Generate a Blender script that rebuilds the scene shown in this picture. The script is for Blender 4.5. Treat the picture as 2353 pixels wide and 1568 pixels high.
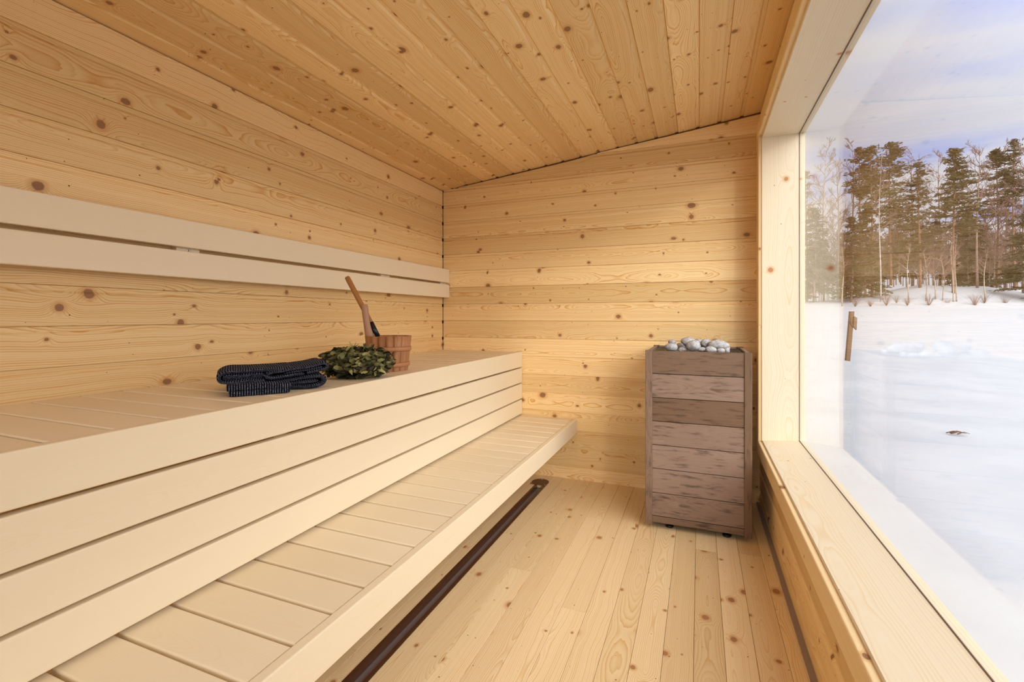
import bpy, math, random
from mathutils import Vector, noise, Matrix
R = random.Random(7)
PI = math.pi
for o in list(bpy.data.objects): bpy.data.objects.remove(o)
SC = bpy.context.scene
COL = SC.collection

# ------------------------------------------------------------------ camera
TH, F, V0, YB, H = 0.378735, 1081.57, 728.4, 3.257, 1.15
cd = bpy.data.cameras.new('camera'); cam = bpy.data.objects.new('camera', cd); COL.objects.link(cam)
cam.location = (0, 0, H); cam.rotation_euler = (PI/2, 0, TH)
cd.sensor_width = 36; cd.sensor_fit = 'HORIZONTAL'; cd.lens = 36*F/2353
cd.shift_x = 0; cd.shift_y = -(784-V0)/2353
cd.clip_start = 0.02; cd.clip_end = 600
SC.camera = cam
SC.view_settings.view_transform = 'Standard'; SC.view_settings.look = 'None'
SC.view_settings.gamma = 1; SC.view_settings.use_curve_mapping = False
SC.view_settings.exposure = -0.03
SC.cycles.use_denoising = True
SC.cycles.use_adaptive_sampling = True; SC.cycles.adaptive_threshold = 0.03
SC.cycles.max_bounces = 12; SC.cycles.diffuse_bounces = 6; SC.cycles.glossy_bounces = 4
SC.cycles.transparent_max_bounces = 12; SC.cycles.transmission_bounces = 8
SC.cycles.sample_clamp_indirect = 8; SC.cycles.caustics_reflective = False; SC.cycles.caustics_refractive = False

class NT:
    """small helper for node trees"""
    def __init__(s, tree): s.t = tree; s.t.nodes.clear()
    def n(s, typ, **kw):
        nd = s.t.nodes.new(typ)
        for k, v in kw.items(): setattr(nd, k, v)
        return nd
    def l(s, a, b): s.t.links.new(a, b)
    def put(s, sock, v):
        if isinstance(v, bpy.types.NodeSocket): s.l(v, sock)
        elif v is not None: sock.default_value = v
    def m(s, op, a, b=None, c=None, clamp=False):
        nd = s.n('ShaderNodeMath', operation=op); nd.use_clamp = clamp
        for i, v in enumerate((a, b, c)):
            if v is not None: s.put(nd.inputs[i], v)
        return nd.outputs[0]
    def vm(s, op, a, b=None):
        nd = s.n('ShaderNodeVectorMath', operation=op)
        s.put(nd.inputs[0], a)
        if b is not None: s.put(nd.inputs[1], b)
        return nd.outputs['Value'] if op in ('DOT_PRODUCT', 'LENGTH') else nd.outputs[0]
    def xyz(s, x, y, z=0.0):
        nd = s.n('ShaderNodeCombineXYZ')
        for i, v in enumerate((x, y, z)): s.put(nd.inputs[i], v)
        return nd.outputs[0]
    def sep(s, v):
        nd = s.n('ShaderNodeSeparateXYZ'); s.put(nd.inputs[0], v); return nd.outputs
    def noise(s, v, scale=1.0, detail=2.0, rough=0.5, dist=0.0):
        nd = s.n('ShaderNodeTexNoise'); s.put(nd.inputs['Vector'], v)
        nd.inputs['Scale'].default_value = scale; nd.inputs['Detail'].default_value = detail
        nd.inputs['Roughness'].default_value = rough; nd.inputs['Distortion'].default_value = dist
        return nd.outputs[0]
    def sstep(s, v, a, b, lo=0.0, hi=1.0):
        nd = s.n('ShaderNodeMapRange', interpolation_type='SMOOTHSTEP')
        s.put(nd.inputs['Value'], v)
        for k, x in (('From Min', a), ('From Max', b), ('To Min', lo), ('To Max', hi)): s.put(nd.inputs[k], x)
        return nd.outputs[0]
    def mix(s, f, a, b, bt='MIX'):
        nd = s.n('ShaderNodeMix', data_type='RGBA', blend_type=bt)
        s.put(nd.inputs[0], f)
        for i, v in ((6, a), (7, b)):
            s.put(nd.inputs[i], (v[0], v[1], v[2], 1) if isinstance(v, (tuple, list)) else v)
        return nd.outputs[2]
    def ramp(s, f, pts):
        nd = s.n('ShaderNodeValToRGB'); s.put(nd.inputs[0], f)
        e = nd.color_ramp.elements
        e[0].position, e[0].color = pts[0][0], (*pts[0][1], 1)
        e[1].position, e[1].color = pts[1][0], (*pts[1][1], 1)
        for p, c in pts[2:]:
            x = e.new(p); x.color = (*c, 1)
        return nd.outputs[0]

# ------------------------------------------------------------------ sky and sun
SUN_DIR = Vector((-0.55, 1.0, -0.24)).normalized()      # direction the light travels
w = bpy.data.worlds.new('World'); SC.world = w; w.use_nodes = True
k = NT(w.node_tree)
tc = k.n('ShaderNodeTexCoord').outputs['Generated']
sx = k.sep(tc)
# cloud layer: project the direction on a plane high above
zz = k.m('MAXIMUM', sx[2], 0.06)
cv = k.xyz(k.m('DIVIDE', sx[0], zz), k.m('DIVIDE', sx[1], zz), 3.1)
c1 = k.noise(cv, 0.55, 5, 0.5, 0.4); c2 = k.noise(k.vm('MULTIPLY', cv, (0.5, 1.6, 1)), 0.8, 3, 0.5, 0.3)
cl = k.m('ADD', k.m('MULTIPLY', c1, 0.6), k.m('MULTIPLY', c2, 0.4))
blue = k.sstep(cl, 0.49, 0.62)
skyc = k.mix(blue, (0.76, 0.77, 0.84), (0.40, 0.51, 0.92))
shade = k.noise(k.vm('MULTIPLY', cv, (0.8, 0.8, 1)), 1.1, 3, 0.5, 0.2)
skyc = k.mix(k.sstep(shade, 0.42, 0.7), skyc, (0.66, 0.68, 0.79))
# broad glow added to the unseen sky behind the camera, brightens the room
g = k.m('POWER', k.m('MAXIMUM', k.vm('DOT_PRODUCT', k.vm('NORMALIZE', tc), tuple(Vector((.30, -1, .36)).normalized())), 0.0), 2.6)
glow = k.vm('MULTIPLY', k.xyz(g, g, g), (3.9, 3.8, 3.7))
g2 = k.m('POWER', k.m('MAXIMUM', k.vm('DOT_PRODUCT', k.vm('NORMALIZE', tc), tuple(Vector((.70, -.25, .68)).normalized())), 0.0), 2.2)  # second lobe, high on the window side, added to lift floor and benches
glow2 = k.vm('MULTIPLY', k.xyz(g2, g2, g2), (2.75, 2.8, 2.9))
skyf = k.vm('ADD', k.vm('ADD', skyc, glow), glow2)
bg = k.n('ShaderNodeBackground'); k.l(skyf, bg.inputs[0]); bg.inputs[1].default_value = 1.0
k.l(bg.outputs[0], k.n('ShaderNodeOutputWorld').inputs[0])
w.cycles.sampling_method = 'MANUAL'; w.cycles.sample_map_resolution = 512
sd = bpy.data.lights.new('sun', 'SUN'); sun = bpy.data.objects.new('sun', sd); COL.objects.link(sun)
sd.energy = 0.36; sd.angle = math.radians(4.0); sd.color = (1, 0.93, 0.82)
sun.rotation_euler = SUN_DIR.to_track_quat('-Z', 'Y').to_euler(); sun.location = (3, -5, 4)
sun['kind'] = 'helper'

# ------------------------------------------------------------------ geometry helpers
cT, sT = math.cos(TH), math.sin(TH)
def ray(u, v):
    xr = (u-1176.5)/F; zr = (V0-v)/F
    return Vector((-sT+xr*cT, cT+xr*sT, zr))
def atY(u, v, Y): r = ray(u, v); return r*(Y/r.y)+Vector((0, 0, H))
def atX(u, v, X): r = ray(u, v); return r*(X/r.x)+Vector((0, 0, H))
def atD(u, v, D): return ray(u, v)*D+Vector((0, 0, H))
BID = [0]
class MB:
    def __init__(s): s.v = []; s.f = []; s.uv = []; s.sm = []
    def face(s, idx, uvs=None, smooth=False):
        s.f.append(idx); s.uv.append(uvs or [(0, 0)]*len(idx)); s.sm.append(smooth)
    def prism(s, prof, O, A, B, N, L0, L1, bid=None, c=None, smooth=False, uoff=None):
        """extrude the closed profile [(across, normal)] along A; wood grain runs along A"""
        O, A, B, N = Vector(O), Vector(A).normalized(), Vector(B).normalized(), Vector(N).normalized()
        if bid is None: BID[0] += 1; bid = BID[0] % 900
        uo = R.uniform(0, 40) if uoff is None else uoff
        ys = [p[0] for p in prof]
        if c is None: c = (min(ys)+max(ys))/2
        b = len(s.v); n = len(prof)
        for L in (L0, L1):
            for y, q in prof: s.v.append(O+A*L+B*y+N*q)
        flip = A.dot(B.cross(N)) < 0
        for i in range(n):
            j = (i+1) % n
            V = [bid+prof[a][0]-c+prof[a][1] for a in (i, j, j, i)]
            U = [L0+uo, L0+uo, L1+uo, L1+uo]
            idx = [b+i, b+j, b+n+j, b+n+i]; uv = list(zip(U, V))
            if flip: idx = idx[::-1]; uv = uv[::-1]
            s.face(idx, uv, smooth)
        e = [(uo+p[1], bid+p[0]-c) for p in prof]
        a0 = list(range(b, b+n)); a1 = list(range(b+n, b+2*n))
        if flip: s.face(a0, e); s.face(a1[::-1], e[::-1])
        else: s.face(a0[::-1], e[::-1]); s.face(a1, e)
    def box(s, lo, hi, along=1, r=0.0, bid=None):
        """axis aligned board with the grain along the given axis and rounded long edges"""
        lo, hi = Vector(lo), Vector(hi)
        ax = [Vector((1, 0, 0)), Vector((0, 1, 0)), Vector((0, 0, 1))]
        A = ax[along]; o = [i for i in range(3) if i != along]
        if hi[o[0]]-lo[o[0]] < hi[o[1]]-lo[o[1]]: o = o[::-1]
        w, t = hi[o[0]]-lo[o[0]], hi[o[1]]-lo[o[1]]
        O = Vector(lo); O[along] = 0
        s.prism(rrect(w, t, r), O, A, ax[o[0]], ax[o[1]], lo[along], hi[along], bid)
    def tube(s, pts, rads, seg=8, cap=True, smooth=True, uvs=1.0):
        b = len(s.v); n = len(pts); fr = None; L = 0
        for i, p in enumerate(pts):
            p = Vector(p)
            d = (Vector(pts[min(i+1, n-1)])-Vector(pts[max(i-1, 0)])).normalized()
            if fr is None: fr = d.orthogonal().normalized()
            fr = (fr-d*fr.dot(d)).normalized(); g = d.cross(fr)
            for q in range(seg):
                a = 2*PI*q/seg
                s.v.append(p+(fr*math.cos(a)+g*math.sin(a))*rads[i])
        for i in range(n-1):
            l = (Vector(pts[i+1])-Vector(pts[i])).length
            for q in range(seg):
                q2 = (q+1) % seg
                s.face([b+i*seg+q, b+i*seg+q2, b+(i+1)*seg+q2, b+(i+1)*seg+q],
                       [(L, q/seg*.1), (L, (q+1)/seg*.1), (L+l, (q+1)/seg*.1), (L+l, q/seg*.1)], smooth)
            L += l
        if cap:
            s.face([b+q for q in range(seg)][::-1]); s.face([b+(n-1)*seg+q for q in range(seg)])
    def lathe(s, prof, c, seg=40, closed=False, smooth=True, a0=0, a1=2*PI):
        b = len(s.v); n = len(prof); full = abs(a1-a0-2*PI) < 1e-6
        m = seg if full else seg+1
        for i in range(m):
            a = a0+(a1-a0)*i/seg
            for r, z in prof: s.v.append(Vector(c)+Vector((r*math.cos(a), r*math.sin(a), z)))
        for i in range(seg):
            j = (i+1) % m
            for q in range(n if closed else n-1):
                q2 = (q+1) % n
                s.face([b+i*n+q, b+j*n+q, b+j*n+q2, b+i*n+q2],
                       [(prof[q][1], i*.02), (prof[q][1], i*.02+.02), (prof[q2][1], i*.02+.02), (prof[q2][1], i*.02)], smooth)
    def build(s, name, mat, parent=None, base=None):
        me = bpy.data.meshes.new(name)
        off = Vector(base) if base is not None else Vector((0, 0, 0))
        if parent is not None and 'base' in parent: off = Vector(parent['base'])
        me.from_pydata([tuple(Vector(p)-off) for p in s.v], [], s.f)
        ul = me.uv_layers.new(name='UVMap')
        flat = [x for f in s.uv for p in f for x in p]
        ul.data.foreach_set('uv', flat)
        me.polygons.foreach_set('use_smooth', s.sm)
        me.materials.append(mat); me.update()
        o = bpy.data.objects.new(name, me); COL.objects.link(o)
        if parent is not None: o.parent = parent
        if base is not None: o.location = base; 
        return o
def rrect(w, t, r=0.0, k=3):
    if r <= 0: return [(0, 0), (w, 0), (w, t), (0, t)]
    r = min(r, w*.49, t*.49); p = []
    for cx, cy, a in ((r, r, PI), (w-r, r, 1.5*PI), (w-r, t-r, 0), (r, t-r, .5*PI)):
        for i in range(k+1):
            q = a+(PI/2)*i/k; p.append((cx+r*math.cos(q), cy+r*math.sin(q)))
    return p
def thing(name, label, cat, loc, group=None):
    o = bpy.data.objects.new(name, None); COL.objects.link(o)
    o.location = loc; o['label'] = label; o['category'] = cat; o['base'] = tuple(loc)
    o.empty_display_size = .05
    if group: o['group'] = group
    return o
def tag(o, label=None, cat=None, group=None, kind=None):
    if label: o['label'] = label
    if cat: o['category'] = cat
    if group: o['group'] = group
    if kind: o['kind'] = kind
    return o

# ------------------------------------------------------------------ materials
def pbsdf(k, col, rough=0.5, spec=0.4, bump=None, bstr=0.2, metal=0.0):
    b = k.n('ShaderNodeBsdfPrincipled')
    k.put(b.inputs['Base Color'], col if isinstance(col, bpy.types.NodeSocket) else (*col, 1))
    k.put(b.inputs['Roughness'], rough); b.inputs['Specular IOR Level'].default_value = spec
    b.inputs['Metallic'].default_value = metal
    if bump is not None:
        bn = k.n('ShaderNodeBump'); bn.inputs['Strength'].default_value = bstr; bn.inputs['Distance'].default_value = 0.002
        k.l(bump, bn.inputs['Height']); k.l(bn.outputs[0], b.inputs['Normal'])
    k.l(b.outputs[0], k.n('ShaderNodeOutputMaterial').inputs[0])
    return b
def plain(name, col, rough=0.5, spec=0.4, metal=0.0, var=0.0, vscale=20):
    m = bpy.data.materials.new(name); m.use_nodes = True; k = NT(m.node_tree)
    c = col
    if var:
        nz = k.noise(k.n('ShaderNodeTexCoord').outputs['Object'], vscale, 3)
        c = k.mix(k.sstep(nz, .3, .7), tuple(x*(1-var) for x in col), tuple(min(1, x*(1+var)) for x in col))
    pbsdf(k, c, rough, spec, metal=metal)
    return m
def wood(name, light, dark, knotc=(0.19, 0.092, 0.038), ring=200, contrast=0.5, knots=0.55, krad=0.016,
         kx=0.26, ky=0.06, pins=0.5, tint=0.12, rough=0.5, spec=0.3, halo=(0.55, 0.24, 0.06), fib=0.12, blotch=0.0, bump=0.0):
    m = bpy.data.materials.new(name); m.use_nodes = True; k = NT(m.node_tree)
    uv = k.n('ShaderNodeUVMap'); uv.uv_map = 'UVMap'
    s = k.sep(uv.outputs[0]); U, V0_ = s[0], s[1]
    bid = k.m('FLOOR', k.m('ADD', V0_, 0.5)); V = k.m('SUBTRACT', V0_, bid)
    wn = k.n('ShaderNodeTexWhiteNoise', noise_dimensions='1D'); k.l(bid, wn.inputs['W'])
    rc = k.n('ShaderNodeSeparateColor'); k.l(wn.outputs['Color'], rc.inputs[0]); r1, r2, r3 = rc.outputs
    # knots: one candidate per stretched cell, real metric distance
    kv = k.xyz(k.m('DIVIDE', U, kx), k.m('ADD', k.m('DIVIDE', V, ky), k.m('MULTIPLY', bid, 7.3)))
    vo = k.n('ShaderNodeTexVoronoi', voronoi_dimensions='2D', feature='F1'); k.l(kv, vo.inputs['Vector'])
    vo.inputs['Scale'].default_value = 1.0
    dl = k.sep(k.vm('SUBTRACT', kv, vo.outputs['Position']))
    vc = k.n('ShaderNodeSeparateColor'); k.l(vo.outputs['Color'], vc.inputs[0])
    asp = k.m('MULTIPLY_ADD', vc.outputs[1], 0.5, 0.62)
    dx = k.m('MULTIPLY', k.m('MULTIPLY', dl[0], kx), asp); dy = k.m('MULTIPLY', dl[1], ky)
    wob = k.m('MULTIPLY', k.m('SUBTRACT', k.noise(k.xyz(U, V, bid), 90, 1), 0.5), 0.004)
    dk = k.m('ADD', k.m('SQRT', k.m('ADD', k.m('MULTIPLY', dx, dx), k.m('MULTIPLY', dy, dy))), wob)
    on = k.m('GREATER_THAN', vc.outputs[0], 1-knots)
    sz = k.m('MULTIPLY', k.m('MULTIPLY_ADD', k.m('POWER', vc.outputs[2], 1.8), krad*.8, krad*.22), on)
    kq = k.m('DIVIDE', dk, k.m('MULTIPLY_ADD', sz, 2.2, 0.004))
    bend = k.m('MULTIPLY', k.m('EXPONENT', k.m('MULTIPLY', k.m('MULTIPLY', kq, kq), -1.0)), k.m('MULTIPLY', sz, 2.4))
    # growth rings cut lengthwise
    n1 = k.m('SUBTRACT', k.noise(k.xyz(k.m('MULTIPLY', U, 1.6), k.m('MULTIPLY', V, 5.0), k.m('MULTIPLY', bid, 3.7)), 1.0, 2), 0.5)
    n2 = k.m('SUBTRACT', k.noise(k.xyz(k.m('MULTIPLY', U, 1.9), k.m('MULTIPLY', bid, 5.1), 2.0), 1.0, 2), 0.5)
    a = k.m('ADD', k.m('ADD', V, k.m('MULTIPLY', k.m('SUBTRACT', r1, 0.5), 0.16)), k.m('MULTIPLY', n1, 0.035))
    b = k.m('ADD', k.m('MULTIPLY', k.m('SUBTRACT', r2, 0.25), 0.06), k.m('MULTIPLY', n2, 0.16))
    rr = k.m('SQRT', k.m('ADD', k.m('MULTIPLY', a, a), k.m('MULTIPLY', b, b)))
    ph = k.m('MULTIPLY', k.m('ADD', rr, bend), ring)
    ph = k.m('ADD', ph, k.m('MULTIPLY', k.m('SUBTRACT', k.noise(k.xyz(k.m('MULTIPLY', U, 3), k.m('MULTIPLY', V, 40), bid), 1.0, 2), .5), 1.2))
    fr = k.m('FRACT', ph)
    late = k.m('MULTIPLY', k.m('POWER', fr, 2.5), k.sstep(fr, 0.93, 1.0, 1.0, 0.0))
    amp = k.sstep(k.noise(k.xyz(k.m('FLOOR', ph), bid, 0), 1.7, 0), 0.25, 0.75, 0.25, 1.15)
    gr = k.m('MULTIPLY', late, amp)
    fb = k.noise(k.xyz(k.m('MULTIPLY', U, 9), k.m('MULTIPLY', V, 520), bid), 1.0, 2)
    tone = k.noise(k.xyz(k.m('MULTIPLY', U, 1.1), k.m('MULTIPLY', V, 9), k.m('MULTIPLY', bid, 1.3)), 1.0, 3)
    f = k.m('ADD', k.m('MULTIPLY', gr, contrast), k.m('MULTIPLY', k.m('SUBTRACT', fb, .5), fib*2))
    f = k.m('ADD', f, k.m('MULTIPLY', k.m('SUBTRACT', tone, .45), 0.45), clamp=True)
    col = k.mix(f, light, dark)
    if blotch:
        bz = k.noise(k.xyz(k.m('MULTIPLY', U, 9), k.m('MULTIPLY', V, 60), k.m('MULTIPLY', bid, 9.1)), 1.0, 4, .6)
        col = k.mix(k.m('MULTIPLY', k.sstep(bz, .5, .72), blotch), col, tuple(x*.42 for x in dark))
        bz2 = k.noise(k.xyz(k.m('MULTIPLY', U, 9), k.m('MULTIPLY', V, 20), k.m('MULTIPLY', bid, 4.1)), 1.0, 3, .6)
        col = k.mix(k.m('MULTIPLY', k.sstep(bz2, .55, .8), blotch*.5), col, tuple(min(1, x*1.5) for x in light))
    tv = k.m('MULTIPLY_ADD', r3, tint*2, 1-tint)
    col = k.mix(1.0, col, k.xyz(tv, k.m('MULTIPLY_ADD', k.m('SUBTRACT', tv, 1), 1.25, 1), k.m('MULTIPLY_ADD', k.m('SUBTRACT', tv, 1), 1.7, 1)), 'MULTIPLY')
    if knots:
        hal = k.m('MULTIPLY', k.sstep(dk, k.m('MULTIPLY', sz, 0.9), k.m('MULTIPLY_ADD', sz, 2.1, 0.001), 0.5, 0.0), on)
        col = k.mix(hal, col, halo)
        core = k.m('MULTIPLY', k.sstep(dk, k.m('MULTIPLY', sz, 0.75), k.m('MULTIPLY', sz, 1.05), 1.0, 0.0), on)
        kr = k.m('MULTIPLY_ADD', k.m('SINE', k.m('MULTIPLY', dk, 1700)), 0.25, 0.55)
        col = k.mix(core, col, k.mix(kr, knotc, tuple(min(1, x*2.1) for x in knotc)))
    if pins:
        v2 = k.n('ShaderNodeTexVoronoi', voronoi_dimensions='2D'); v2.inputs['Scale'].default_value = 1
        pv = k.xyz(k.m('DIVIDE', U, 0.11), k.m('ADD', k.m('DIVIDE', V, 0.035), k.m('MULTIPLY', bid, 3.9)))
        k.l(pv, v2.inputs['Vector'])
        pd = k.sep(k.vm('SUBTRACT', pv, v2.outputs['Position']))
        px, py = k.m('MULTIPLY', pd[0], 0.11), k.m('MULTIPLY', pd[1], 0.035)
        pdist = k.m('SQRT', k.m('ADD', k.m('MULTIPLY', px, px), k.m('MULTIPLY', py, py)))
        pc = k.n('ShaderNodeSeparateColor'); k.l(v2.outputs['Color'], pc.inputs[0])
        pr = k.m('MULTIPLY_ADD', pc.outputs[1], 0.0022, 0.0008)
        pm = k.m('MULTIPLY', k.sstep(pdist, k.m('MULTIPLY', pr, .7), pr, 1, 0), k.m('GREATER_THAN', pc.outputs[0], 1-pins*.28))
        col = k.mix(pm, col, (0.14, 0.055, 0.02))
    bs = pbsdf(k, col, rough, spec, bump=(fb if bump else None), bstr=bump)
    return m
PINE = wood('pine_panel', (0.84, 0.62, 0.31), (0.66, 0.345, 0.10), contrast=1.15, ring=150, knots=.5, kx=.36)
PINE_CEIL = wood('pine_ceiling', (0.83, 0.605, 0.30), (0.64, 0.34, 0.105), contrast=1.1, ring=160, knots=0.6, kx=0.28, pins=0.8)
PINE_FLOOR = wood('pine_floor', (0.84, 0.655, 0.38), (0.68, 0.43, 0.17), contrast=1.0, ring=160, rough=0.33, spec=0.5, knots=0.5, kx=0.32, knotc=(.26, .12, .05))
PINE_FRAME = wood('pine_frame', (0.74, 0.64, 0.47), (0.68, 0.50, 0.28), contrast=0.75, ring=110, knots=0.35, kx=0.45, ky=.09, pins=0.2, tint=.04, rough=.4, knotc=(.30, .14, .06))
ASPEN = wood('aspen_bench', (0.83, 0.71, 0.505), (0.76, 0.595, 0.37), contrast=0.3, ring=260, knots=0, pins=0, tint=0.035, rough=.45)
STOVEW = wood('stained_wood', (0.225, 0.147, 0.103), (0.125, 0.070, 0.043), contrast=0.5, ring=160, knots=0, pins=0, tint=0.30, rough=.55, blotch=.75, fib=.4)
BUCKETW = wood('bucket_wood', (0.43, 0.195, 0.08), (0.28, 0.10, 0.035), contrast=0.5, ring=150, knots=0, pins=0, tint=0.15, rough=.5, blotch=.4)
HANDLEW = wood('handle_wood', (0.40, 0.215, 0.12), (0.30, 0.14, 0.07), contrast=0.3, knots=0, pins=0, tint=.05, rough=.5)
LADLEW = wood('bamboo', (0.38, 0.165, 0.048), (0.26, 0.095, 0.025), contrast=0.6, ring=420, knots=0, pins=0, tint=.05, rough=.4)
POSTW = wood('weathered_wood', (0.18, 0.105, 0.06), (0.12, 0.065, 0.035), contrast=0.4, knots=0, pins=0, tint=.1, rough=.8)
DARKBACK = plain('dark_backing', (0.10, 0.05, 0.02), .8)
BLACK = plain('black_rubber', (0.01, 0.01, 0.012), .35)
BLKMET = plain('black_metal', (0.03, 0.025, 0.022), .45, .5)
STEEL = plain('steel', (0.75, 0.75, 0.77), .28, .5, metal=1.0)
BROWNMET = plain('brown_painted_metal', (0.085, 0.032, 0.014), .22, .6)
BROWNPLATE = plain('brown_plate', (0.13, 0.055, 0.022), .5, .4, var=.15, vscale=60)
GREYSEAL = plain('grey_seal', (0.33, 0.255, 0.21), .7)

# ------------------------------------------------------------------ room
XL, XR = -1.884, 0.345
W = 0.1294
YN = -1.25                                       # near end of the room, behind the camera
def panel(mb, O, A, B, N, L0, L1, w=W, y0=0.0):
    p = [(0, -.016), (0, -.0018), (.0018, 0), (w-.027, 0), (w-.0235, -.0012), (w-.0175, -.0062), (w-.0008, -.0065), (w-.0008, -.016)]
    mb.prism(p, Vector(O)+Vector(B).normalized()*y0, A, B, N, L0, L1)
def ceil_z(x): return 2.1484+(x-XL)*(2.4136-2.1484)/(0.341-XL)
zl = [2.0265-W*i for i in range(0, 17)]          # board joints seen on the walls
# floor
fb = MB(); FW = 0.098
x = -0.0165+FW*4-.001
i = 0
while x > XL-.1:
    x0, x1 = x-FW, x
    y = YN-.1-R.uniform(0, 1.5)
    segs = []
    lo_hi = [(YN-.1, YB+.03)]
    if x1 > -1.047 and x0 < -0.969:              # boards cut for the drain
        cut0, cut1 = max(x0, -1.047), min(x1, -.969)
        if x0 < -1.047: fb.box((x0+.0006, YN-.1, -.02), (-1.047, YB+.02, 0), 1)
        if x1 > -.969: fb.box((-.969, YN-.1, -.02), (x1-.0006, YB+.02, 0), 1)
        fb.box((cut0, 3.06, -.02), (cut1, YB+.02, 0), 1)
    else:
        while y < YB+.03:
            L = R.uniform(2.2, 4.5)
            a, b = max(y, YN-.1), min(y+L, YB+.03)
            if b > a:
                w_ = FW-.0011; q = [(0, -.02), (0, -.0008), (.0008, 0), (w_-.0008, 0), (w_, -.0008), (w_, -.02)]
                fb.prism(q, (x0+.0005, 0, 0), (0, 1, 0), (1, 0, 0), (0, 0, 1), a, b-.0005)
            y += L
    x -= FW
fb.box((XL-.1, YN-.2, -.14), (-1.06, YB+.1, -.021), 1); fb.box((-.955, YN-.2, -.14), (.56, YB+.1, -.021), 1)
fb.box((-1.0605, 3.1, -.14), (-.9545, YB+.1, -.021), 1)
tag(fb.build('floor', PINE_FLOOR), kind='structure')
# left wall
lb = MB()
for i in range(-1, 16):
    z0 = 2.0265-W*i-W
    top = min(z0+W, ceil_z(XL)-.006) if i == -1 else None
    w_ = W if i >= 0 else ceil_z(XL)-.007-z0
    if z0 < -.05: w_ += 0
    if i == -1: lb.prism([(0, -.016), (0, -.0012), (.0012, 0), (w_, 0), (w_, -.016)], (XL, 0, z0), (0, 1, 0), (0, 0, 1), (1, 0, 0), YN-.05, YB-.004)
    else: panel(lb, (XL, 0, z0), (0, 1, 0), (0, 0, 1), (1, 0, 0), YN-.05, YB-.004, w_)
tag(lb.build('wall_left', PINE), kind='structure')
# back wall, top boards cut along the sloping ceiling
bb = MB()
for i in range(-4, 16):
    z0 = 2.0265-W*i-W
    if z0+.0 > ceil_z(XL)-.1:                    # sloping cut: board starts where the ceiling rises over it
        xs = XL+(z0+.009-2.1484)*(0.341-XL)/(2.4136-2.1484) if z0 > 2.13 else XL+.003
        xs = max(xs, XL+.003); n = 14
        BID[0] += 1; bid = BID[0] % 900; uo = R.uniform(0, 40)
        for q in range(n):
            xa = xs+(.375-xs)*q/n; xb = xs+(.375-xs)*(q+1)/n
            ha, hb = [min(W, ceil_z(t)-.006-z0) for t in (xa, xb)]
            if max(ha, hb) < .003: continue
            pr = lambda w: [(0, -.016), (0, -.0012), (.0012, 0)] + ([(w-.027, 0), (w-.0235, -.0012), (w-.0175, -.0062), (w-.0008, -.0065), (w-.0008, -.016)] if w > W-.003 else [(w*.5, 0), (w*.6, 0), (w*.7, 0), (w*.9, 0), (w, -.016)])
            pa, pb = pr(max(ha, .0025)), pr(max(hb, .0025))
            b = len(bb.v); m_ = len(pa)
            for X_, pp in ((xa, pa), (xb, pb)):
                for yy, nn in pp: bb.v.append(Vector((X_, YB-nn, z0+yy)))
            for e in range(m_-1):
                bb.face([b+e, b+m_+e, b+m_+e+1, b+e+1],
                        [(xa+uo, bid+pa[e][0]-W/2), (xb+uo, bid+pb[e][0]-W/2), (xb+uo, bid+pb[e+1][0]-W/2), (xa+uo, bid+pa[e+1][0]-W/2)])
    else:
        panel(bb, (0, YB, z0), (1, 0, 0), (0, 0, 1), (0, -1, 0), XL+.003, .375, W)
tag(bb.build('wall_back', PINE), kind='structure')
# ceiling boards run the length of the room
cb = MB(); Sv = Vector((1, 0, (2.4136-2.1484)/(0.341-XL))); sl = Sv.length; Sn = Sv.normalized()
Nd = Vector((Sv.z, 0, -1)).normalized()
for i in range(-1, 17):
    xg = -1.798+.1285*i
    w_ = W
    panel(cb, (xg, 0, ceil_z(xg)), (0, 1, 0), Sn, Nd, YN-.05, YB+.02, w_)
tag(cb.build('ceiling', PINE_CEIL), kind='structure')
# solid shell behind the panelling (insulated walls, roof slab)
def shell(name, lo, hi):
    m_ = MB(); m_.box(lo, hi, 1 if hi[1]-lo[1] > 1 else 0); return m_
sh = shell('', (XL-.2, YN-.2, -.14), (XL-.0165, YB+.2, 2.5))
tag(sh.build('trim_1', DARKBACK), kind='structure')
sh = shell('', (XL-.2, YB+.0165, -.14), (.56, YB+.2, 2.6))
tag(sh.build('trim_2', DARKBACK), kind='structure')
rf = MB()
BID[0] += 1
rf.prism([(0, 0), (2.76, 0), (2.76, .16), (0, .16)], Vector((XL-.35, 0, ceil_z(XL-.35)+.0185)), (0, 1, 0), Sn, -Nd, YN-.4, YB+.45)
rf.v = [v for v in rf.v]
tag(rf.build('roof', DARKBACK), kind='structure')
# right wall with the big window opening: y -0.1..3.05, z 0.43..2.20
WY0, WY1, WZ0, WZ1 = -0.10, 3.05, 0.430, 2.197
rb = MB()
def rpanel(z0, w_, a, b): panel(rb, (XR, 0, z0), (0, 1, 0), (0, 0, 1), (-1, 0, 0), a, b, w_)
for i in range(-4, 16):
    z0 = 2.0265-W*i-W; z1 = z0+W
    if z0 > 2.40: continue
    if z1 > 2.41: z1 = 2.41
    if z1 <= WZ0 or z0 >= WZ1: rpanel(z0, z1-z0, YN-.05, YB)
    elif z0 < WZ0: rpanel(z0, WZ0-z0, YN-.05, YB); rpanel(WZ0, z1-WZ0, WY1+.005, YB); rpanel(WZ0, z1-WZ0, YN-.05, WY0)
    elif z1 > WZ1: rpanel(WZ1, z1-WZ1, YN-.05, YB); rpanel(z0, WZ1-z0, WY1+.005, YB); rpanel(z0, WZ1-z0, YN-.05, WY0)
    else: rpanel(z0, W, WY1+.005, YB); rpanel(z0, W, YN-.05, WY0)
tag(rb.build('wall_right', PINE), kind='structure')
rs = MB()
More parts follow.
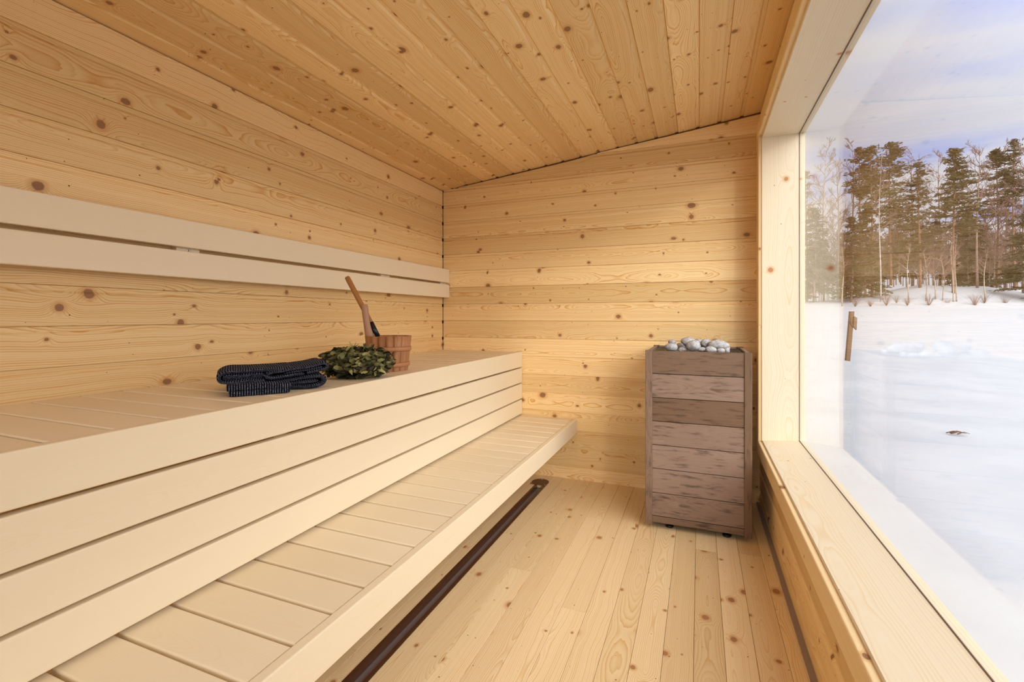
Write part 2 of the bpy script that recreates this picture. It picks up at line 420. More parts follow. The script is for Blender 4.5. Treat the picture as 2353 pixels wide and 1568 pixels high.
rs.box((XR+.0165, YN-.2, -.14), (.545, YB+.2, WZ0-.03), 1)
rs.box((XR+.0165, YN-.2, WZ1+.035), (.545, YB+.2, 2.42), 1)
rs.box((XR+.0165, WY1+.03, WZ0-.03), (.545, YB+.2, WZ1+.035), 2)
rs.box((XR+.0165, YN-.2, WZ0-.03), (.545, WY0-.03, WZ1+.035), 2)
tag(rs.build('trim_3', DARKBACK), kind='structure')
# near wall behind the camera, its glazed opening added to let daylight in
nb = MB()
OX0, OX1, OZ0, OZ1 = -1.82, 0.26, 0.05, 2.10
for i in range(-3, 16):
    z0 = 2.0265-W*i-W; z1 = min(z0+W, 2.30)
    if z0 > 2.25: continue
    for (a, b, c_) in ((XL, OX0, 1), (OX1, XR, 1), (OX0, OX1, 0)):
        if c_ or z1 <= OZ0 or z0 >= OZ1: panel(nb, (0, YN, z0), (1, 0, 0), (0, 0, 1), (0, 1, 0), a, b, z1-z0)
nb.box((XL-.2, YN-.1, -.14), (OX0, YN-.017, 2.5), 2); nb.box((OX1, YN-.1, -.14), (.56, YN-.017, 2.5), 2)
nb.box((OX0, YN-.1, OZ1), (OX1, YN-.017, 2.5), 0)
tag(nb.build('wall_front', PINE), kind='structure')
pw = MB(); pw.box((.36, YN-2.7, -.42), (.50, YN-.21, 2.75), 1)  # unseen wall added to keep direct sun out of the near opening
tag(pw.build('sun_block_wall', POSTW), kind='structure')

# glass
gm = bpy.data.materials.new('window_glass'); gm.use_nodes = True; k = NT(gm.node_tree)
ge = k.n('ShaderNodeNewGeometry')
cs = k.m('ABSOLUTE', k.vm('DOT_PRODUCT', ge.outputs['Incoming'], ge.outputs['Normal']))
fr = k.m('MULTIPLY_ADD', k.m('POWER', k.m('SUBTRACT', 1.0, cs), 5.0), 0.96, 0.04)
fr = k.m('MULTIPLY', fr, 0.80)
tr = k.n('ShaderNodeBsdfTransparent'); tr.inputs[0].default_value = (.985, .99, .988, 1)
gl = k.n('ShaderNodeBsdfGlossy'); gl.inputs['Roughness'].default_value = 0.0; gl.inputs[0].default_value = (1, 1, 1, 1)
mx = k.n('ShaderNodeMixShader'); k.l(fr, mx.inputs[0]); k.l(tr.outputs[0], mx.inputs[1]); k.l(gl.outputs[0], mx.inputs[2])
k.l(mx.outputs[0], k.n('ShaderNodeOutputMaterial').inputs[0])
GLASS = gm
# window 1
GX = 0.523
win = bpy.data.objects.new('window_1', None); COL.objects.link(win); win['kind'] = 'structure'
def wpart(name, mb, mat, label=None):
    o = mb.build(name, mat, win)
    if label: o['label'] = label
    return o
s_ = MB(); s_.prism([(0, -.035), (.214, -.035), (.214, .0165), (.187, .0145), (.003, .0003), (0, -.003)], (.335, 0, .4385), (0, 1, 0), (1, 0, 0), (0, 0, 1), WY0, WY1+.02)
wpart('window_sill', s_, PINE_FRAME)
s_ = MB(); s_.prism([(0, .035), (.214, .035), (.214, -.004), (.187, -.002), (.003, -.0), (0, .003)], (.335, 0, 2.1825), (0, 1, 0), (1, 0, 0), (0, 0, 1), WY0, WY1+.02)
wpart('window_head', s_, PINE_FRAME)
for y0, y1, sg in ((WY1, WY1+.04, 1), (WY0-.04, WY0, -1)):
    s_ = MB(); s_.box((.335, y0, .40), (.549, y1, 2.22), 2); wpart('window_jamb', s_, PINE_FRAME)
s_ = MB(); s_.box((GX, WY0, .44), (GX+.004, WY1, 2.19), 1); wpart('glass_pane', s_, GLASS)
s_ = MB()                                         # dark rubber seal round the pane
s_.box((GX-.003, WY0, .4505), (GX, WY1, .4545), 1); s_.box((GX-.003, WY0, 2.1775), (GX, WY1, 2.1812), 1); s_.box((GX-.002, WY1-.002, .452), (GX, WY1, 2.18), 2)
wpart('window_seal', s_, plain('seal_brown', (.12, .06, .035), .6))
# casing around the opening on the room side
cs_ = MB(); cw = .082
cs_.prism(rrect(cw, .03, .006), (.315, 0, WZ0-cw), (0, 1, 0), (0, 0, 1), (1, 0, 0), WY0-cw, WY1+cw+.004)
cs_.prism(rrect(cw, .03, .006), (.315, 0, WZ1), (0, 1, 0), (0, 0, 1), (1, 0, 0), WY0-cw, WY1+cw+.004)
cs_.prism(rrect(cw, .03, .006), (.315, WY1+.004, 0), (0, 0, 1), (0, 1, 0), (1, 0, 0), WZ0+.0005, WZ1-.0005)
cs_.prism(rrect(cw, .03, .006), (.315, WY0-cw, 0), (0, 0, 1), (0, 1, 0), (1, 0, 0), WZ0+.0005, WZ1-.0005)
tag(cs_.build('trim_4', wood('pine_casing', (0.80, 0.60, 0.33), (0.66, 0.40, 0.15), contrast=0.6, knots=.4)), kind='structure')
sl_ = MB(); sl_.box((.325, YN, .0005), (XR, YB-.001, .008), 1)
tag(sl_.build('trim_5', GREYSEAL), kind='structure')
w2 = bpy.data.objects.new('added_window', None); COL.objects.link(w2); w2['kind'] = 'structure'  # unseen window, added as a daylight source behind the camera
s_ = MB(); s_.box((OX0, YN-.07, OZ0), (OX1, YN-.066, OZ1), 0); o = s_.build('glass_pane', GLASS, w2)
s_ = MB()
s_.box((OX0, YN-.09, OZ0-.0), (OX0+.06, YN+.01, OZ1), 2); s_.box((OX1-.06, YN-.09, OZ0), (OX1, YN+.01, OZ1), 2)
s_.box((OX0+.06, YN-.09, OZ0), (OX1-.06, YN+.01, OZ0+.06), 0); s_.box((OX0+.06, YN-.09, OZ1-.06), (OX1-.06, YN+.01, OZ1), 0)
s_.build('added_window_frame', PINE_FRAME, w2)
# daylight portals exactly in the two openings (they give no light of their own)
def portal(name, loc, rot, sx_, sy_):
    ld = bpy.data.lights.new(name, 'AREA'); ld.shape = 'RECTANGLE'; ld.size = sx_; ld.size_y = sy_
    ld.cycles.is_portal = True
    o = bpy.data.objects.new(name, ld); COL.objects.link(o); o.location = loc; o.rotation_euler = rot; o['kind'] = 'helper'
portal('window_portal', (.56, (WY0+WY1)/2, 1.31), (PI/2, 0, PI/2), WY1-WY0, 1.76)
portal('window_portal', ((OX0+OX1)/2, YN-.1, (OZ0+OZ1)/2), (PI/2, 0, 0), OX1-OX0, OZ1-OZ0)

# ------------------------------------------------------------------ benches
UB = thing('upper_bench', 'pale wooden upper bench with slatted seat and tall boarded front along left wall', 'bench', (-1.55, 1.0, 0))
s_ = MB(); P = .1195
y = .785+P*21
sl_prof = rrect(P-.009, .024, .004)
BX1 = -1.2455
kk = -18
while .785+P*kk < YB:
    y0 = .785+P*kk+.0045; y1 = min(y0+P-.009, YB-.003)
    if y1-y0 > .03 and y0 > YN: s_.prism(rrect(y1-y0, .024, .004), (0, y0, .867), (1, 0, 0), (0, 1, 0), (0, 0, 1), XL+.004, BX1)
    kk += 1
s_.build('seat', ASPEN, UB)
for z0, z1 in ((.7815, .894), (.6665, .772), (.5495, .657), (.437, .540)):
    s_ = MB(); s_.box((-1.243, YN+.02, z0), (-1.215, YB-.003, z1), 1, .004); s_.build('fascia_board', ASPEN, UB)
for yy in (-.9, 0.1, 1.1, 2.1, 3.1):
    s_ = MB(); s_.box((-1.29, yy, .001), (-1.245, yy+.05, .866), 2); s_.build('leg', PINE, UB)
    s_ = MB(); s_.box((XL+.004, yy, .80), (-1.291, yy+.05, .866), 0); s_.build('crossbeam', PINE, UB)
LB = thing('lower_bench', 'pale wooden lower bench with cross slats and a thick front rail', 'bench', (-1.0, 1.0, 0))
s_ = MB(); kk = -17
while .785+P*kk < YB:
    y0 = .785+P*kk+.0045; y1 = min(y0+P-.009, YB-.003)
    if y1-y0 > .03 and y0 > YN: s_.prism(rrect(y1-y0, .024, .004), (0, y0, .402), (1, 0, 0), (0, 1, 0), (0, 0, 1), -1.238, -.8325)
    kk += 1
s_.build('seat', ASPEN, LB)
s_ = MB(); s_.box((-.830, YN+.02, .328), (-.802, YB-.003, .428), 1, .004); s_.build('front_rail', ASPEN, LB)
for yy in (-.9, .1, 1.1, 2.1, 3.1):
    s_ = MB(); s_.box((-1.204, yy+.052, .33), (-.831, yy+.097, .4015), 0); s_.build('crossbeam', PINE, LB)
s_ = MB(); s_.box((-1.24, YN+.02, .335), (-1.205, YB-.003, .4), 1)
s_.build('back_rail', PINE, LB)
# backrest
BR = thing('backrest', 'two-board wooden backrest rail fixed to left wall above the upper bench', 'backrest', (XL+.03, 1.2, 1.41))
for z0, z1 in ((1.416, 1.521), (1.300, 1.401)):
    s_ = MB(); s_.box((-1.853, YN+.03, z0), (-1.825, YB-.002, z1), 1, .004); s_.build('backrest_board', ASPEN, BR)
for u in (430, 884, 1017, -700):
    p = atX(u, 600, -1.86); s_ = MB()
    s_.box((XL+.001, p.y-.045, 1.32), (-1.8535, p.y+.045, 1.50), 2, .002); br = s_.build('mounting_block', ASPEN, BR)
    q = MB(); q.lathe([(0, .0), (.0022, .0), (.0026, .0016), (.0055, .0022), (.006, .0)], (0, 0, 0), 14)
    q.v = [Vector((-1.8535+v.z, p.y+v.x, 1.4085+v.y)) for v in q.v]
    # screw sits on the block between the boards
    sc_ = q.build('screw', STEEL, br, None); sc_.data.transform(Matrix.Translation(-Vector(BR['base'])))
    sc_['label'] = 'round steel screw head'

# ------------------------------------------------------------------ floor drain
DR = thing('floor_drain', 'long brown metal drain channel set in the floor under lower bench edge', 'drain', (-1.0, 1.0, 0))
s_ = MB(); x0 = -1.046
s_.prism([(0, .0005), (0, .002), (.0135, .002), (.0165, -.022), (.0165, -.026), (.0115, -.026), (.0115, .0005)], (x0, 0, 0), (0, 1, 0), (1, 0, 0), (0, 0, 1), YN+.02, 3.07)
s_.prism([(.040, -.026), (.040, -.022), (.061, .002), (.076, .002), (.076, .0005), (.0635, .0005), (.044, -.026)], (x0, 0, 0), (0, 1, 0), (1, 0, 0), (0, 0, 1), YN+.02, 3.07)
s_.build('channel', BROWNMET, DR)
s_ = MB(); s_.prism([(.0165, -.026), (.040, -.026), (.040, -.023), (.0165, -.023)], (x0, 0, 0), (0, 1, 0), (1, 0, 0), (0, 0, 1), YN+.02, 3.07)
o = s_.build('channel_bottom', plain('reflection_grey', (.22, .18, .18), .22, .8), DR); o['label'] = 'bottom of the drain channel with window reflection painted in grey'  # grey base colour stands in for the window reflected in the channel
s_ = MB(); n = 20
pts = [(-1.081, 3.055), (-.969, 3.045)]+[(-1.025+.058*math.cos(a), 3.112+.060*math.sin(a)) for a in [PI*i/n for i in range(n+1)]]
b = len(s_.v)
for z in (.0022, .0042):
    for p in pts: s_.v.append(Vector((p[0], p[1], z)))
m_ = len(pts); s_.face(list(range(m_))[::-1]); s_.face(list(range(m_, 2*m_)))
for i in range(m_): s_.face([i, (i+1) % m_, m_+(i+1) % m_, m_+i])
s_.build('cover_plate', BROWNPLATE, DR)
for p in ((-1.072, 3.063), (-.977, 3.056), (-1.03, 3.160)):
    q = MB(); q.lathe([(0, .0018), (.003, .0015), (.0045, 0)], (p[0], p[1], .0042), 12); q.build('screw', STEEL, DR)

# ------------------------------------------------------------------ stove
ST = thing('sauna_stove', 'tall sauna stove clad in brown stained boards, standing by the window', 'stove', (-.014, 2.93, 0))
SX0, SX1, SY0, SY1 = -.274, .249, 2.660, 3.195
for x0, y0 in ((SX0, SY0), (SX1-.036, SY0), (SX0, SY1-.036), (SX1-.036, SY1-.036)):
    s_ = MB(); s_.box((x0, y0, .024), (x0+.036, y0+.036, .967), 2, .003); s_.build('corner_post', STOVEW, ST)
zb = [.966, .8405, .711, .583, .454, .3255, .1945, .068, .031]
for i in range(8):
    z1, z0 = zb[i]-.0015, zb[i+1]+.0015
    for nm, lo, hi, ax in (('front_board', (SX0+.0365, SY0+.006, z0), (SX1-.0365, SY0+.024, z1), 0),
                           ('back_board', (SX0+.0365, SY1-.024, z0), (SX1-.0365, SY1-.006, z1), 0),
                           ('side_board', (SX0+.006, SY0+.0365, z0), (SX0+.024, SY1-.0365, z1), 1),
                           ('side_board', (SX1-.024, SY0+.0365, z0), (SX1-.006, SY1-.0365, z1), 1)):
        s_ = MB(); s_.box(lo, hi, ax, .0018); s_.build(nm, STOVEW, ST)
s_ = MB(); s_.box((SX0+.026, SY0+.026, .05), (SX1-.026, SY1-.026, .90), 1); s_.build('heater_body', BLKMET, ST)
GRM = plain('grille_metal', (.055, .042, .035), .45, .5)
for a, b in ((SX0+.030, SX0+.100), (SX1-.100, SX1-.030)):
    s_ = MB(); nb_ = 8
    for i in range(nb_):
        xx = a+(b-a)*(i+.5)/nb_; s_.box((xx-.0024, SY0+.04, .925), (xx+.0024, SY1-.04, .955), 1)
    s_.box((a, SY0+.0265, .925), (b, SY0+.0401, .956), 0); s_.box((a, SY1-.0401, .925), (b, SY1-.0265, .956), 0)
    e = b if a < -.1 else a-.004
    s_.box((e, SY0+.0265, .90), (e+.004, SY1-.0265, .956), 1)
    s_.build('grille', GRM, ST)
for fx, fy in ((-.152, 2.715), (.134, 2.71), (-.152, 3.12), (.134, 3.12)):
    s_ = MB(); s_.lathe([(0, 0), (.020, 0), (.022, .004), (.021, .010), (.010, .013), (.007, .018), (.007, .050), (0, .050)], (fx, fy, 0.0005), 20)
    s_.build('foot', BLACK, ST)
# stones
sm = bpy.data.materials.new('granite'); sm.use_nodes = True; k = NT(sm.node_tree)
oc = k.n('ShaderNodeTexCoord').outputs['Object']
c = k.mix(k.sstep(k.noise(oc, 60, 3), .35, .65), (.36, .34, .335), (.48, .46, .45))
vo = k.n('ShaderNodeTexVoronoi'); k.l(oc, vo.inputs['Vector']); vo.inputs['Scale'].default_value = 190
vc = k.n('ShaderNodeSeparateColor'); k.l(vo.outputs['Color'], vc.inputs[0])
sp = k.m('MULTIPLY', k.sstep(vo.outputs['Distance'], .20, .38, 1, 0), k.m('GREATER_THAN', vc.outputs[0], .55))
c = k.mix(sp, c, (.05, .045, .045))
sp2 = k.m('MULTIPLY', k.sstep(vo.outputs['Distance'], .25, .45, 1, 0), k.m('LESS_THAN', vc.outputs[0], .22))
c = k.mix(sp2, c, (.62, .60, .58)); pbsdf(k, c, .75, .3)
GRANITE = sm
def stone(u, v, rx, rz, Y, label, name='stove_stone', ry=None):
    d = Y*cT  # approx
    c_ = atY(u, v, Y); D = -c_.x*sT+c_.y*cT
    ax, az = rx*D/F, rz*D/F; ay = ry or (ax+az)*.5
    s_ = MB(); seed = R.uniform(0, 99); NU, NV = 22, 14
    b = 0
    for i in range(NV+1):
        ph_ = PI*i/NV
        for j in range(NU):
            t = 2*PI*j/NU
            p = Vector((math.sin(ph_)*math.cos(t), math.sin(ph_)*math.sin(t), math.cos(ph_)))
            f_ = 1+.22*noise.noise(p*1.1+Vector((seed, 0, 0)))
            q = Vector((p.x*ax, p.y*ay, p.z*az))*f_
            s_.v.append(Vector((q.x*cT-q.y*sT, q.x*sT+q.y*cT, q.z)))
    for i in range(NV):
        for j in range(NU):
            j2 = (j+1) % NU; s_.face([i*NU+j, (i+1)*NU+j, (i+1)*NU+j2, i*NU+j2], None, True)
    me = s_.build(name, GRANITE); me.location = c_
    tag(me, label, 'stone', 'grey stones heaped on top of the stove')
def cs3(x, y): return 1440+x*.1445, 750+y*.1445
for x, y, rx, ry, Y, lab in (
    (712, 335, 104, 70, 2.80, 'grey speckled stove stone at far left front of the heap'),
    (725, 258, 58, 45, 2.93, 'small grey stone peeking out on top of the leftmost front stone'),
    (858, 320, 62, 62, 3.00, 'grey stone in shade behind the gap right of leftmost stone'),
    (893, 372, 72, 42, 2.80, 'low flat grey stone between leftmost stone and the round front stone'),
    (978, 248, 106, 82, 2.92, 'large oval grey stone at the highest point of heap'),
    (1065, 308, 108, 86, 2.79, 'big round pale grey stone in front, left of middle'),
    (1140, 248, 62, 52, 3.03, 'grey stone behind, just right of the highest stone'),
    (1200, 375, 66, 42, 2.80, 'low grey stone right beside the big round front stone'),
    (1262, 270, 88, 72, 2.95, 'speckled grey stone at back middle, left of the widest stone'),
    (1340, 378, 90, 58, 2.77, 'low rounded front stone right of middle below the widest stone'),
    (1455, 295, 158, 80, 2.93, 'widest grey oval stone on right side of the heap'),
    (1585, 350, 52, 62, 3.00, 'grey stone at far right back under the widest stone'),
    (1498, 392, 62, 46, 2.77, 'low grey front stone second from the right end'),
    (1592, 388, 46, 44, 2.79, 'smallest low grey stone at the right front end')):
    u, v = cs3(x, y); stone(u, v, rx*.1445, ry*.1445, Y, lab)
for i, (x, y) in enumerate(((-.10, 2.86), (0, 2.84), (.08, 2.9), (-.06, 2.98), (.05, 3.05), (-.12, 3.08), (-.02, 3.12), (.1, 3.1), (.11, 2.8), (-.12, 2.76))):
    pass

# ------------------------------------------------------------------ bucket and ladle
BC = Vector((-1.409, 1.911, .8915))
BK = thing('sauna_bucket', 'reddish wooden stave bucket with one tall handle stave on upper bench', 'bucket', BC)
s_ = MB(); NS = 18; hb = .166
def brad(z): return .0925+(.1105-.0925)*z/hb
hang = math.atan2(-sT, -cT)+.15                    # the tall stave is on the left side of the bucket
for i in range(NS):
    a0 = hang+2*PI*(i-.5)/NS+.006; a1 = hang+2*PI*(i+.5)/NS-.006
    BID[0] += 1; bid = BID[0]; uo = R.uniform(0, 30); b = len(s_.v); nn = 3
    for zi, z in enumerate((0, .05, .11, hb)):
        for j in range(nn+1):
            a = a0+(a1-a0)*j/nn
            for rr_ in (brad(z), brad(z)-.011): s_.v.append(BC+Vector((rr_*math.cos(a), rr_*math.sin(a), z)))
    row = 2*(nn+1); zs = (0, .05, .11, hb)
    for zi in range(3):
        for j in range(nn):
            p0, p1, q0, q1 = b+zi*row+2*j, b+zi*row+2*j+2, b+(zi+1)*row+2*j, b+(zi+1)*row+2*j+2
            uv = [(uo+zs[zi], bid+.01*j), (uo+zs[zi], bid+.01*j+.01), (uo+zs[zi+1], bid+.01*j+.01), (uo+zs[zi+1], bid+.01*j)]
            s_.face([p0, p1, q1, q0], uv, True); s_.face([p1+1, p0+1, q0+1, q1+1], uv, True)
        for j in (0, nn):
            p0, q0 = b+zi*row+2*j, b+(zi+1)*row+2*j
            s_.face([p0, q0, q0+1, p0+1])
    for j in range(nn):
        q0 = b+3*row+2*j; s_.face([q0, q0+2, q0+3, q0+1], [(uo, bid)]*4); 
s_.build('staves', BUCKETW, BK)
s_ = MB(); s_.lathe([(0, .014), (.084, .014), (.084, .022), (0, .022)], BC, 36); s_.build('base', BUCKETW, BK)
for zc in (.105, .030):
    s_ = MB(); r0 = brad(zc)
    s_.lathe([(r0+.0005, zc-.011), (r0+.005, zc-.009), (r0+.0065, zc), (r0+.0055, zc+.009), (r0+.001, zc+.011), (r0-.001, zc)], BC, 48, closed=True)
    s_.build('hoop', BUCKETW, BK)
# tall handle stave: curved board rising from the rim, rounded top
s_ = MB(); er = Vector((math.cos(hang), math.sin(hang), 0)); et = Vector((-er.y, er.x, 0)); n = 16
BID[0] += 1; bid = BID[0]; rows = []
zs = [.10, .15, .166, .18, .20, .23, .26, .285, .300, .310, .316, .319]
for z in zs:
    hw = .019 if z < .17 else (.019-.004*min(1, (z-.166)/.03))
    if z > .285: hw = .015*math.sqrt(max(.02, 1-((z-.285)/.036)**2))
    th_ = .029 if z > .215 else (.012 if z < .155 else .040-.011*min(1, max(0, (z-.166)/.05)))
    lean = brad(min(z, hb))-.002+max(0, z-hb)*.13
    c0 = BC+er*lean+Vector((0, 0, z))
    b = len(s_.v)
    for sx_, sy_ in ((-1, .45), (-.7, .0), (.7, 0), (1, .45), (.7, 1), (-.7, 1)):
        s_.v.append(c0+et*hw*sx_-er*th_*sy_)
    rows.append((b, z))
for (b0, z0), (b1, z1) in zip(rows, rows[1:]):
    for j in range(6):
        j2 = (j+1) % 6
        s_.face([b0+j, b0+j2, b1+j2, b1+j], [(z0, bid+j*.01), (z0, bid+j*.01+.01), (z1, bid+j*.01+.01), (z1, bid+j*.01)], True)
s_.face([rows[-1][0]+j for j in range(6)]); s_.face([rows[0][0]+j for j in range(6)][::-1])
s_.build('handle', HANDLEW, BK)
# ladle leaning in the bucket
p_top = atD(797.5, 637, 2.34); p_mid = atD(859, 755, 2.30); dirl = (p_mid-p_top).normalized()
Ll = (p_mid-p_top).length
LD = thing('ladle', 'bamboo-handled ladle with black sleeve leaning in the wooden bucket', 'ladle', p_top+dirl*(Ll+.12))
def pt(t): return p_top+dirl*t
s_ = MB(); s_.tube([pt(0), pt(.004), pt(.02), pt(Ll*.5), pt(Ll-.03)], [.0105, .0125, .0130, .0125, .0118], 16); s_.build('handle', LADLEW, LD)
s_ = MB(); s_.tube([pt(Ll-.032), pt(Ll+.045)], [.0130, .0115], 16); s_.build('sleeve', BLACK, LD)
s_ = MB(); s_.tube([pt(Ll+.045), pt(Ll+.075)], [.006, .006], 8)
cbl = BC+Vector((.012, .02, .026))
s_.lathe([(0, 0), (.022, .002), (.033, .012), (.036, .028), (.0345, .028), (.031, .013), (.021, .004), (0, .002)], cbl, 24)
s_.tube([pt(Ll+.07), cbl+Vector((-.02, 0, .03))], [.005, .004], 8)
s_.build('bowl', BLKMET, LD)

# ------------------------------------------------------------------ leafy whisk
lm = bpy.data.materials.new('dried_leaves'); lm.use_nodes = True; k = NT(lm.node_tree)
uvn = k.n('ShaderNodeUVMap'); uvn.uv_map = 'UVMap'; s2 = k.sep(uvn.outputs[0])
col = k.ramp(s2[1], [(0.0, (.018, .017, .007)), (1.0, (.42, .38, .15)), (.35, (.075, .066, .022)), (.6, (.17, .16, .05)), (.8, (.30, .27, .10))])
col = k.mix(k.m('MULTIPLY', k.sstep(k.noise(k.n('ShaderNodeTexCoord').outputs['Object'], 160, 2), .5, .7), .35), col, (.10, .06, .025))
pbsdf(k, col, .6, .3)
LEAF = lm
wc = atD(822, 836, 1.99); wc.z = .958
WH = thing('sauna_whisk', 'bundle of dried green leafy birch twigs lying beside the bucket', 'whisk', (wc.x, wc.y, .891))
ea = Vector((cT, sT, 0)).normalized(); ea = (ea+Vector((-.0, .12, 0))).normalized(); eb = Vector((-ea.y, ea.x, 0))
s_ = MB(); AX, AY, AZ = .150, .088, .067
def leaf(mb, c_, t, nrm, L, wd, tone):
    t = t.normalized(); nrm = (nrm-t*nrm.dot(t)).normalized(); sd_ = t.cross(nrm); b = len(mb.v)
    curl = R.uniform(-1.1, .9); cup = R.uniform(-.9, 1.1); tw = R.uniform(-1.1, 1.1)
    NL = 6
    for i in range(NL+1):
        q = i/NL; wdt = wd*math.sin(PI*min(1, q*.92+.06))**.8*(1-.45*q)
        if i == NL: wdt = .0004
        cc = c_+t*L*(q-.5)+nrm*(curl*L*(q-.5)**2*2.0)
        rag = [1+R.uniform(-.38, .3) for _ in range(2)]
        sdd = (sd_+nrm*tw*(q-.5)*2).normalized()
        mb.v += [cc-sdd*wdt*rag[0]+nrm*cup*wdt, cc, cc+sdd*wdt*rag[1]+nrm*cup*wdt*.8]
    for i in range(NL):
        for j in (0, 1):
            a = b+i*3+j; mb.face([a, a+1, a+4, a+3], [(0, tone)]*4, True)
for i in range(760):
    while True:
        p = Vector((R.uniform(-1, 1), R.uniform(-1, 1), R.uniform(-1, 1)))
        if .30 < p.length < 1: break
    p = p.normalized()*R.uniform(.62, 1.0)
    sh_ = 1.0 if p.x > -.3 else 1.0+.02*(-p.x-.3)/.7
    p.x = math.copysign(abs(p.x)**.85, p.x); P3 = ea*(p.x*AX)+eb*(p.y*AY*sh_)+Vector((0, 0, p.z*AZ*sh_))
    nrm = (ea*p.x/AX+eb*p.y/AY+Vector((0, 0, p.z/AZ))).normalized()
    nrm = (nrm+Vector((R.gauss(0, .55), R.gauss(0, .55), R.gauss(0, .55)))).normalized()
    t = ea+Vector((R.gauss(0, .55), R.gauss(0, .55), R.gauss(0, .4)))
    c_ = wc+P3
    L = R.uniform(.028, .052); 
    c_.z = max(c_.z, .9)
    tone = R.random()**1.2 * (1.0 if p.x > -.2 else .75)
    leaf(s_, c_, t, nrm, L, R.uniform(.009, .0155), tone)
for v in s_.v: v.z = max(v.z, .8925)
s_.build('leaves', LEAF, WH)['kind'] = 'stuff'
TWIG = plain('twig_brown', (.13, .055, .025), .7, var=.3, vscale=120)
s_ = MB(); st0 = wc-ea*.205+Vector((0, 0, -.014)); 
for i in range(34):
    a = R.uniform(0, 2*PI); r_ = .022*math.sqrt(R.random())
    off = eb*r_*math.cos(a)+Vector((0, 0, r_*math.sin(a)*.9))
    e = wc+ea*R.uniform(-.05, .08)+off*1.9
    s_.tube([st0-ea*R.uniform(0, .008)+off, wc-ea*.13+off, e], [.0032, .003, .0016], 6)
s_.build('stems', TWIG, WH)
s_ = MB(); n = 24; cc = wc-ea*.185+Vector((0, 0, -.012)); pts = []
for i in range(n*2+1):
    a = 2*PI*i/n; pts.append(cc+ea*(.003*i/n)+eb*.0265*math.cos(a)+Vector((0, 0, .0245*math.sin(a))))
s_.tube(pts, [.0014]*len(pts), 6); o = s_.build('binding_string', plain('green_string', (.22, .42, .28), .6), WH); o['label'] = 'pale green string tied round the stems'

# ------------------------------------------------------------------ towel
tm = bpy.data.materials.new('striped_cloth'); tm.use_nodes = True; k = NT(tm.node_tree)
uvn = k.n('ShaderNodeUVMap'); uvn.uv_map = 'UVMap'; s2 = k.sep(uvn.outputs[0])
nzo = k.n('ShaderNodeTexCoord').outputs['Object']
wv = k.m('MULTIPLY', k.m('SUBTRACT', k.noise(nzo, 60, 2), .5), .0022)
fr = k.m('FRACT', k.m('DIVIDE', k.m('ADD', s2[0], wv), .0074))
ln = k.m('MULTIPLY', k.sstep(k.m('ABSOLUTE', k.m('SUBTRACT', fr, .5)), .07, .15, 1, 0), k.sstep(k.noise(nzo, 420, 1), .38, .55))
base = k.mix(k.sstep(k.noise(nzo, 350, 2), .35, .65), (.003, .0045, .008), (.009, .012, .021))
col = k.mix(k.m('MULTIPLY', ln, .9), base, (.30, .29, .33))
hgt = k.m('ADD', k.m('MULTIPLY', k.m('SINE', k.m('MULTIPLY', fr, 2*PI)), .5), k.noise(nzo, 700, 2))
b_ = pbsdf(k, col, .95, .05, bump=hgt, bstr=.6)
b_.inputs['Sheen Weight'].default_value = .06; b_.inputs['Sheen Roughness'].default_value = .5
b_.inputs['Sheen Tint'].default_value = (.3, .33, .45, 1)
TOWEL = tm
T0 = Vector((-1.398, 1.060, .8915)); ta = Vector((.608, .794, 0)); tn = Vector((-.794, .608, 0))
TW = MB()
